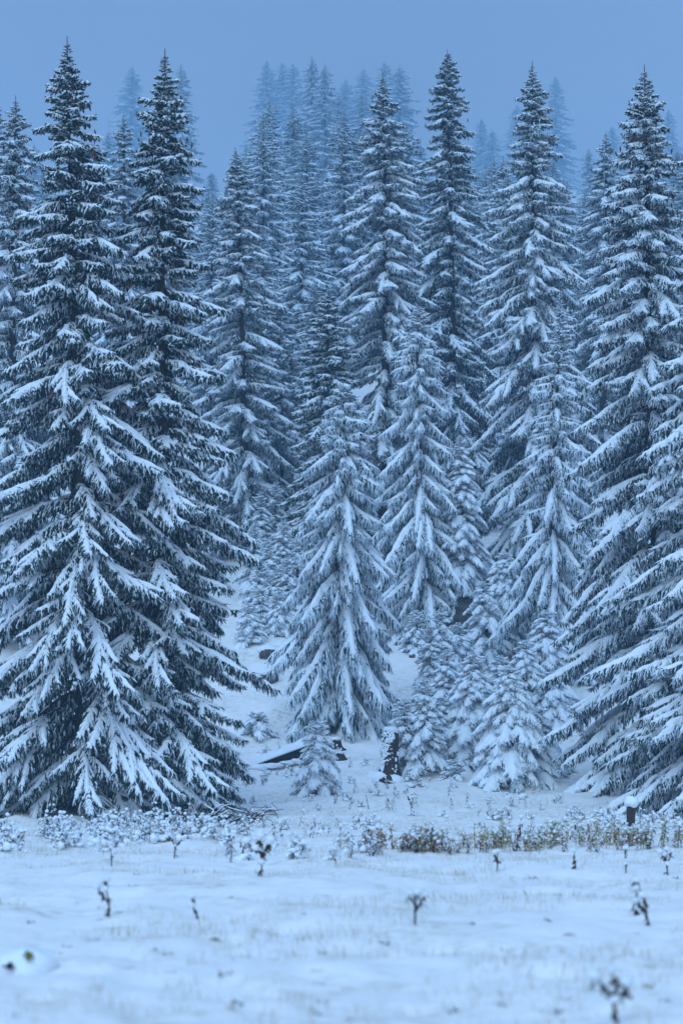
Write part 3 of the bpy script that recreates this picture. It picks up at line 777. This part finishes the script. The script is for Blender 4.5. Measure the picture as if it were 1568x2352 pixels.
# small tufts breaking through the near snow
for k, (u, v, lab, mm) in enumerate([(527, 2318, 'brown grass tuft breaking through the near snow at the bottom', M_BROWN), (1486, 2270, 'small dark leaf tuft near the lower right stalk', M_OLIVE),
        (496, 2166, 'tiny dark sprig in the snow below the short leaning stalk', M_DEAD), (1302, 2150, 'greyish tuft in the snow left of the snow ball stalk', M_STEM), (1222, 2018, 'tiny twig lying on the snow below the strip', M_DEAD),
        (1548, 2018, 'short dark twig on the snow near the right edge', M_DEAD), (880, 2170, 'small greyish tuft in the snow below the forked stalk', M_STEM), (1280, 2330, 'low tuft near the bottom edge left of the nearest stalk', M_STEM)]):
    x, y, z = at_ground(u, v); b = MB(); r = np.random.default_rng(90 + k)
    for i in range(22): leaf(b, (r.normal(0, 0.035), r.normal(0, 0.03), -0.015), r.uniform(0, 6.28), r.uniform(0.1, 1.3), r.uniform(0.04, 0.09), 0.006, 0, 0.9)
    o = tag(link('grass_tuft', b.mesh('grass_tuft', [mm])), lab, 'plant', 'tufts in the near snow'); o.location = (x, y, z)

# faint withered tufts in the near snow
TUFT = []
for k in range(5):
    b = MB(); r = np.random.default_rng(190 + k)
    for i in range(16): leaf(b, (r.normal(0, 0.05), r.normal(0, 0.03), -0.02), r.uniform(0, 6.28), r.uniform(0.1, 1.2), r.uniform(0.04, 0.10), 0.005, 0, 1.0)
    TUFT.append(b.mesh('grass_tuft', [M_STEM if k % 2 else M_DEAD]))
r = np.random.default_rng(66)
for k in range(44):
    u = r.uniform(10, 1560); v = 2000 + 345 * r.random() ** 0.8
    x, y, z = at_ground(u, v)
    o = tag(link('grass_tuft', TUFT[k % 5]), 'faint little withered tuft half buried in the open near snow', 'plant', 'faint tufts in the near snow')
    o.location = (x, y, z); o.rotation_euler = (0, 0, r.uniform(0, 6.28)); o.scale = [r.uniform(0.5, 1.1)] * 3

# fence post with a snow cap
x, y, z = at_ground(1447, 1903); Hm = 56 * y / FPX
root = tag(link('fence_post', None), 'short dark wooden post wearing a round snow cap, at the weed strip on the right', 'post'); root.location = (x, y, z); root.rotation_euler = (0, 0.04, 0)
k = 12; b = MB(); zz = np.linspace(-0.1, Hm, 9); an = np.arange(k) / k * 2 * math.pi
rr = 0.125 * (1 + 0.16 * (vnoise(np.cos(an)[None] * 2 + 5, zz[:, None] * 4 + np.sin(an)[None], 3) - 0.5)); rr[-1] *= 0.85
b.grid(np.stack([rr * np.cos(an), rr * np.sin(an), np.repeat(zz[:, None], k, 1)], -1), 0, True); link('wood', b.mesh('wood', [M_WOOD]), root)
b = MB(); blob(b, (0, 0, Hm + 0.04), 0.20, 0.2, 0.17, 9, 0, 12, 16, 0.14); link('snow_cap', b.mesh('snow_cap', [M_SNOW]), root)

# fallen log
p0 = np.array(at_ground(588, 1766)); p1 = np.array(at_ground(703, 1758)); p1[1] = p0[1] + 0.4; p1[2] = gz(p1[0], p1[1])
root = tag(link('fallen_log', None), 'fallen log with thick snow on top and a black underside beside the little lone spruce', 'log'); root.location = p0
d = p1 - p0; n = 16; q = np.linspace(0, 1, n); k = 14; an = np.arange(k) / k * 2 * math.pi
ax = d[None] * q[:, None] + np.array([0, 0, 0.12]) + np.stack([0 * q, 0 * q, 0.27 * q], -1)
rad = np.interp(q, [0, 0.4, 1], [0.10, 0.19, 0.29]); sd = np.array([0, 1.0, 0])
nz = 1 + 0.3 * (vnoise(q[:, None] * 9, an[None] * 1.5, 4) - 0.5)
b = MB(); b.grid(ax[:, None] + (rad[:, None] * nz)[..., None] * (np.cos(an)[None, :, None] * sd + np.sin(an)[None, :, None] * np.array([0, 0, 1.0])), 0, True)
b.grid(ax[-1] + (rad[-1] * np.linspace(0, 1, 4))[:, None, None] * (np.cos(an)[None, :, None] * sd + np.sin(an)[None, :, None] * np.array([0, 0, 1.0])), 0, True)
link('trunk', b.mesh('trunk', [M_CHAR]), root)
sn = np.linspace(-1, 1, 9); b = MB()
T_ = ax[:, None] + sd * (sn[None, :] * (rad[:, None] + 0.05))[..., None]
T_[..., 2] += rad[:, None] * np.sqrt(np.clip(1 - 0.8 * sn[None] ** 2, 0, 1)) * 0.9 + 0.17 * np.sqrt(np.clip(1 - sn[None] ** 2, 0, 1)) * (0.35 + 1.2 * vnoise(q[:, None] * 7, sn[None] * 2 + 5, 6))
T2 = T_.copy(); T2[..., 2] = ax[:, None, 2] + rad[:, None] * np.sqrt(np.clip(1 - 0.8 * sn[None] ** 2, 0, 1)) * 0.9 - 0.03
b.grid(T_); b.grid(T2[:, ::-1]); link('snow', b.mesh('snow', [M_SNOW]), root)
b = MB()
for k_, (f_, w_, h_) in enumerate([(0.05, 0.34, 0.13), (0.3, 0.42, 0.10), (0.62, 0.3, 0.07), (0.8, 0.24, 0.11)]): blob(b, d * f_ + np.array([0, -0.36, -0.01]), w_, 0.2, h_, 30 + k_, 0, 9, 14, 0.3)
link('snow_drift', b.mesh('snow_drift', [M_SNOW]), root)

def stump(u, v, vt, rad, label, seed, plaster=0, capr=1.1, lean=0.0):
    x, y, z = at_ground(u, v); H = (v - vt) * y / FPX; r = np.random.default_rng(seed)
    root = tag(link('tree_stump', None), label, 'stump', 'stumps around the middle spruce'); root.location = (x, y, z); root.rotation_euler = (0, lean, 0)
    k = 18; an = np.arange(k) / k * 2 * math.pi; zz = np.linspace(-0.15, H, 14)
    prof = rad * (1 + 1.1 * np.exp(-np.clip(zz, 0, None) / (0.12 * H + 0.05))); prof[-1] *= 0.8
    rr = prof[:, None] * (1 + 0.34 * (vnoise(np.cos(an)[None] * 2.5 + seed, np.sin(an)[None] * 2.5 + zz[:, None] * 0.8, seed) - 0.5))
    zt = np.repeat(zz[:, None], k, 1); zt[-1] += 0.12 * (vnoise(an * 2, an * 0, seed) - 0.5)
    b = MB(); b.grid(np.stack([rr * np.cos(an), rr * np.sin(an), zt], -1), 0, True); link('wood', b.mesh('wood', [M_WOOD]), root)
    b = MB(); blob(b, (0, 0, H + 0.03), rad * capr, rad * capr, rad * 0.5, seed, 0, 10, 14, 0.22); link('snow_cap', b.mesh('snow_cap', [M_SNOW]), root)
    if plaster:
        b = MB()
        for i in range(plaster):
            f = r.uniform(0.02, 1); a = r.normal(-2.2, 0.62); pr = np.interp(f * H, zz, prof) * 1.0
            s_ = r.uniform(0.025, 0.065)
            blob(b, (pr * math.cos(a), pr * math.sin(a), f * H), s_ * 1.1, s_ * 0.8, s_ * r.uniform(0.7, 1.4), int(r.integers(99)), 0, 6, 8, 0.35)
        tag(link('plastered_snow', b.mesh('plastered_snow', [M_SNOW]), root), kind='stuff')
        b = MB(); blob(b, (-rad * 1.3, -rad * 0.4, 0.05), rad * 1.9, rad * 1.4, H * 0.16, 8, 0, 10, 16, 0.25); blob(b, (rad * 0.7, -rad * 1.1, 0.0), rad * 1.2, rad * 1.2, H * 0.14, 9, 0, 10, 16, 0.25)
        link('snow_drift', b.mesh('snow_drift', [M_SNOW]), root)
stump(893, 1792, 1680, 0.30, 'tall broken stump plastered with snow on its left side, left of the thicket', 61, 230, 1.0, 0.05)
stump(771, 1722, 1700, 0.20, 'low snow topped stump with a brown hollow at the foot of the middle spruce', 62)
stump(780, 1745, 1732, 0.16, 'smallest snowed in stump below the brown hollow one', 63)

def rock(u, v, w, h, label, seed, cap=True, group='rocks on the slope', m=None):
    x, y, z = at_ground(u, v); W_ = w * y / FPX; H_ = h * y / FPX
    root = tag(link('rock', None), label, 'rock', group); root.location = (x, y, z)
    b = MB(); blob(b, (0, 0, H_ * 0.35), W_ * 0.55, W_ * 0.45, H_ * 0.66, seed, 0, 16, 22, 0.2, 2.6); link('stone', b.mesh('stone', [m or M_ROCK]), root)
    if cap:
        b = MB(); blob(b, (-W_ * 0.04, W_ * 0.1, H_ * 0.72), W_ * 0.62, W_ * 0.52, H_ * 0.5, seed + 2, 0, 12, 18, 0.12); link('snow_cap', b.mesh('snow_cap', [M_SNOW]), root)
rock(622, 1510, 50, 24, 'snow topped dark rock on the slope left of the middle spruce, upper one', 71)
rock(614, 1566, 44, 28, 'snow topped dark rock on the slope left of the middle spruce, lower one', 72)
rock(1050, 1452, 104, 92, 'big dark brown rock face in the hollow under the snowy boughs', 74, False)
rock(948, 1512, 16, 12, 'little dark stone in the snow gap right of the middle spruce', 75)

# brushwood heap
x, y, z = at_ground(545, 1893)
root = tag(link('brushwood_heap', None), 'heap of bent dark brushwood sticks at the foot of the second front spruce', 'brushwood'); root.location = (x, y, z)
r = np.random.default_rng(33)
for i in range(46):
    a0 = np.array([r.uniform(-1.15, 0.75), r.uniform(-0.35, 0.35), r.uniform(-0.04, 0.05)]); ln = r.uniform(0.5, 1.3); az = r.normal(0.0, 0.5) if r.random() < 0.6 else r.normal(math.pi, 0.5)
    e = a0 + np.array([math.cos(az) * ln, math.sin(az) * ln * 0.4, r.uniform(0.0, 0.42)])
    if abs(e[0]) > 1.25: e[0] *= 0.8
    m1 = a0 * 0.65 + e * 0.35 + [0, 0, r.uniform(0.1, 0.36)]; m2 = a0 * 0.3 + e * 0.7 + [0, 0, r.uniform(0.08, 0.34)]
    rd = r.uniform(0.007, 0.024)
    b = MB(); b.tube([a0, a0 * 0.85 + m1 * 0.15 + [0, 0, 0.05], m1, m2, e], [rd, rd, rd * 0.9, rd * 0.7, rd * 0.3], 5, 0)
    st = link('stick', b.mesh('stick', [M_CHAR if r.random() < 0.7 else M_BARK]), root)
    if rd > 0.014:
        b = MB(); b.tube(np.array([a0 * 0.3 + m1 * 0.7, m1, m2, m2 * 0.7 + e * 0.3]) + [0, 0, rd * 0.9], rd * np.array([0.3, 1.0, 0.9, 0.2]), 5, 0, 0.8); link('snow', b.mesh('snow', [M_SNOW]), st)

# frosted grass in the snow
r = np.random.default_rng(21)
N = 85000
gy = 9 + (85 - 9) * r.random(N) ** 1.15; gx = r.uniform(-1, 1, N) * (4 + 0.2 * gy)
keep = vnoise(gx / 1.6, gy / 2.6, 31) + 0.5 * vnoise(gx / 0.4, gy / 0.5, 32) > 0.72
gx, gy = gx[keep], gy[keep]; N = len(gx); gz_ = ground(gx, gy)
h = r.uniform(0.04, 0.13, N); a = r.uniform(0, 6.28, N); w = 0.0035 + 0.00004 * gy
lean = h * r.uniform(0.1, 0.6, N); la = r.uniform(0, 6.28, N)
c, s_ = np.cos(a) * w, np.sin(a) * w
def row(f, wf):
    px = gx + np.cos(la) * lean * f ** 1.6; py = gy + np.sin(la) * lean * f ** 1.6; pz = gz_ - 0.01 + h * f
    return np.stack([np.stack([px - c * wf, py - s_ * wf, pz], -1), np.stack([px + c * wf, py + s_ * wf, pz], -1)], 1)
V = np.concatenate([row(0.0, 1.0), row(0.55, 0.8), row(1.0, 0.15)], 1).reshape(-1, 3)
i6 = np.arange(N)[:, None] * 6
F = np.concatenate([i6 + [0, 1, 3, 2], i6 + [2, 3, 5, 4]])
tag(link('frosted_grass', make_mesh('frosted_grass', V, F, np.zeros(len(F), int), [M_STRAW])), kind='stuff')

# ------------------------------------------------------------------ haze
b = MB()
HX, HY0, HY1, HZ0, HZ1 = 900, -70, 1950, -1.5, 362
def box_mesh(name, lo, hi, mats):
    (x0, y0, z0), (x1, y1, z1) = lo, hi
    V = np.array([(x0, y0, z0), (x1, y0, z0), (x1, y1, z0), (x0, y1, z0), (x0, y0, z1), (x1, y0, z1), (x1, y1, z1), (x0, y1, z1)], float)
    F = np.array([(0, 3, 2, 1), (4, 5, 6, 7), (0, 1, 5, 4), (1, 2, 6, 5), (2, 3, 7, 6), (3, 0, 4, 7)])
    me = make_mesh(name, V, F, np.zeros(6, int), mats)
    me.polygons.foreach_set('use_smooth', np.zeros(6, bool)); return me
hm = bpy.data.materials.new('haze'); hm.use_nodes = True
t = hm.node_tree; t.nodes.clear()
o_ = t.nodes.new('ShaderNodeOutputMaterial'); pv = t.nodes.new('ShaderNodeVolumePrincipled')
pv.inputs['Color'].default_value = (0.46, 0.76, 1.0, 1); pv.inputs['Density'].default_value = HAZE_DENSITY; pv.inputs['Anisotropy'].default_value = 0.78
t.links.new(pv.outputs[0], o_.inputs['Volume'])
tag(link('haze', box_mesh('haze', (-HX, HY0, HZ0), (HX, HY1, HZ1), [hm])), kind='stuff')
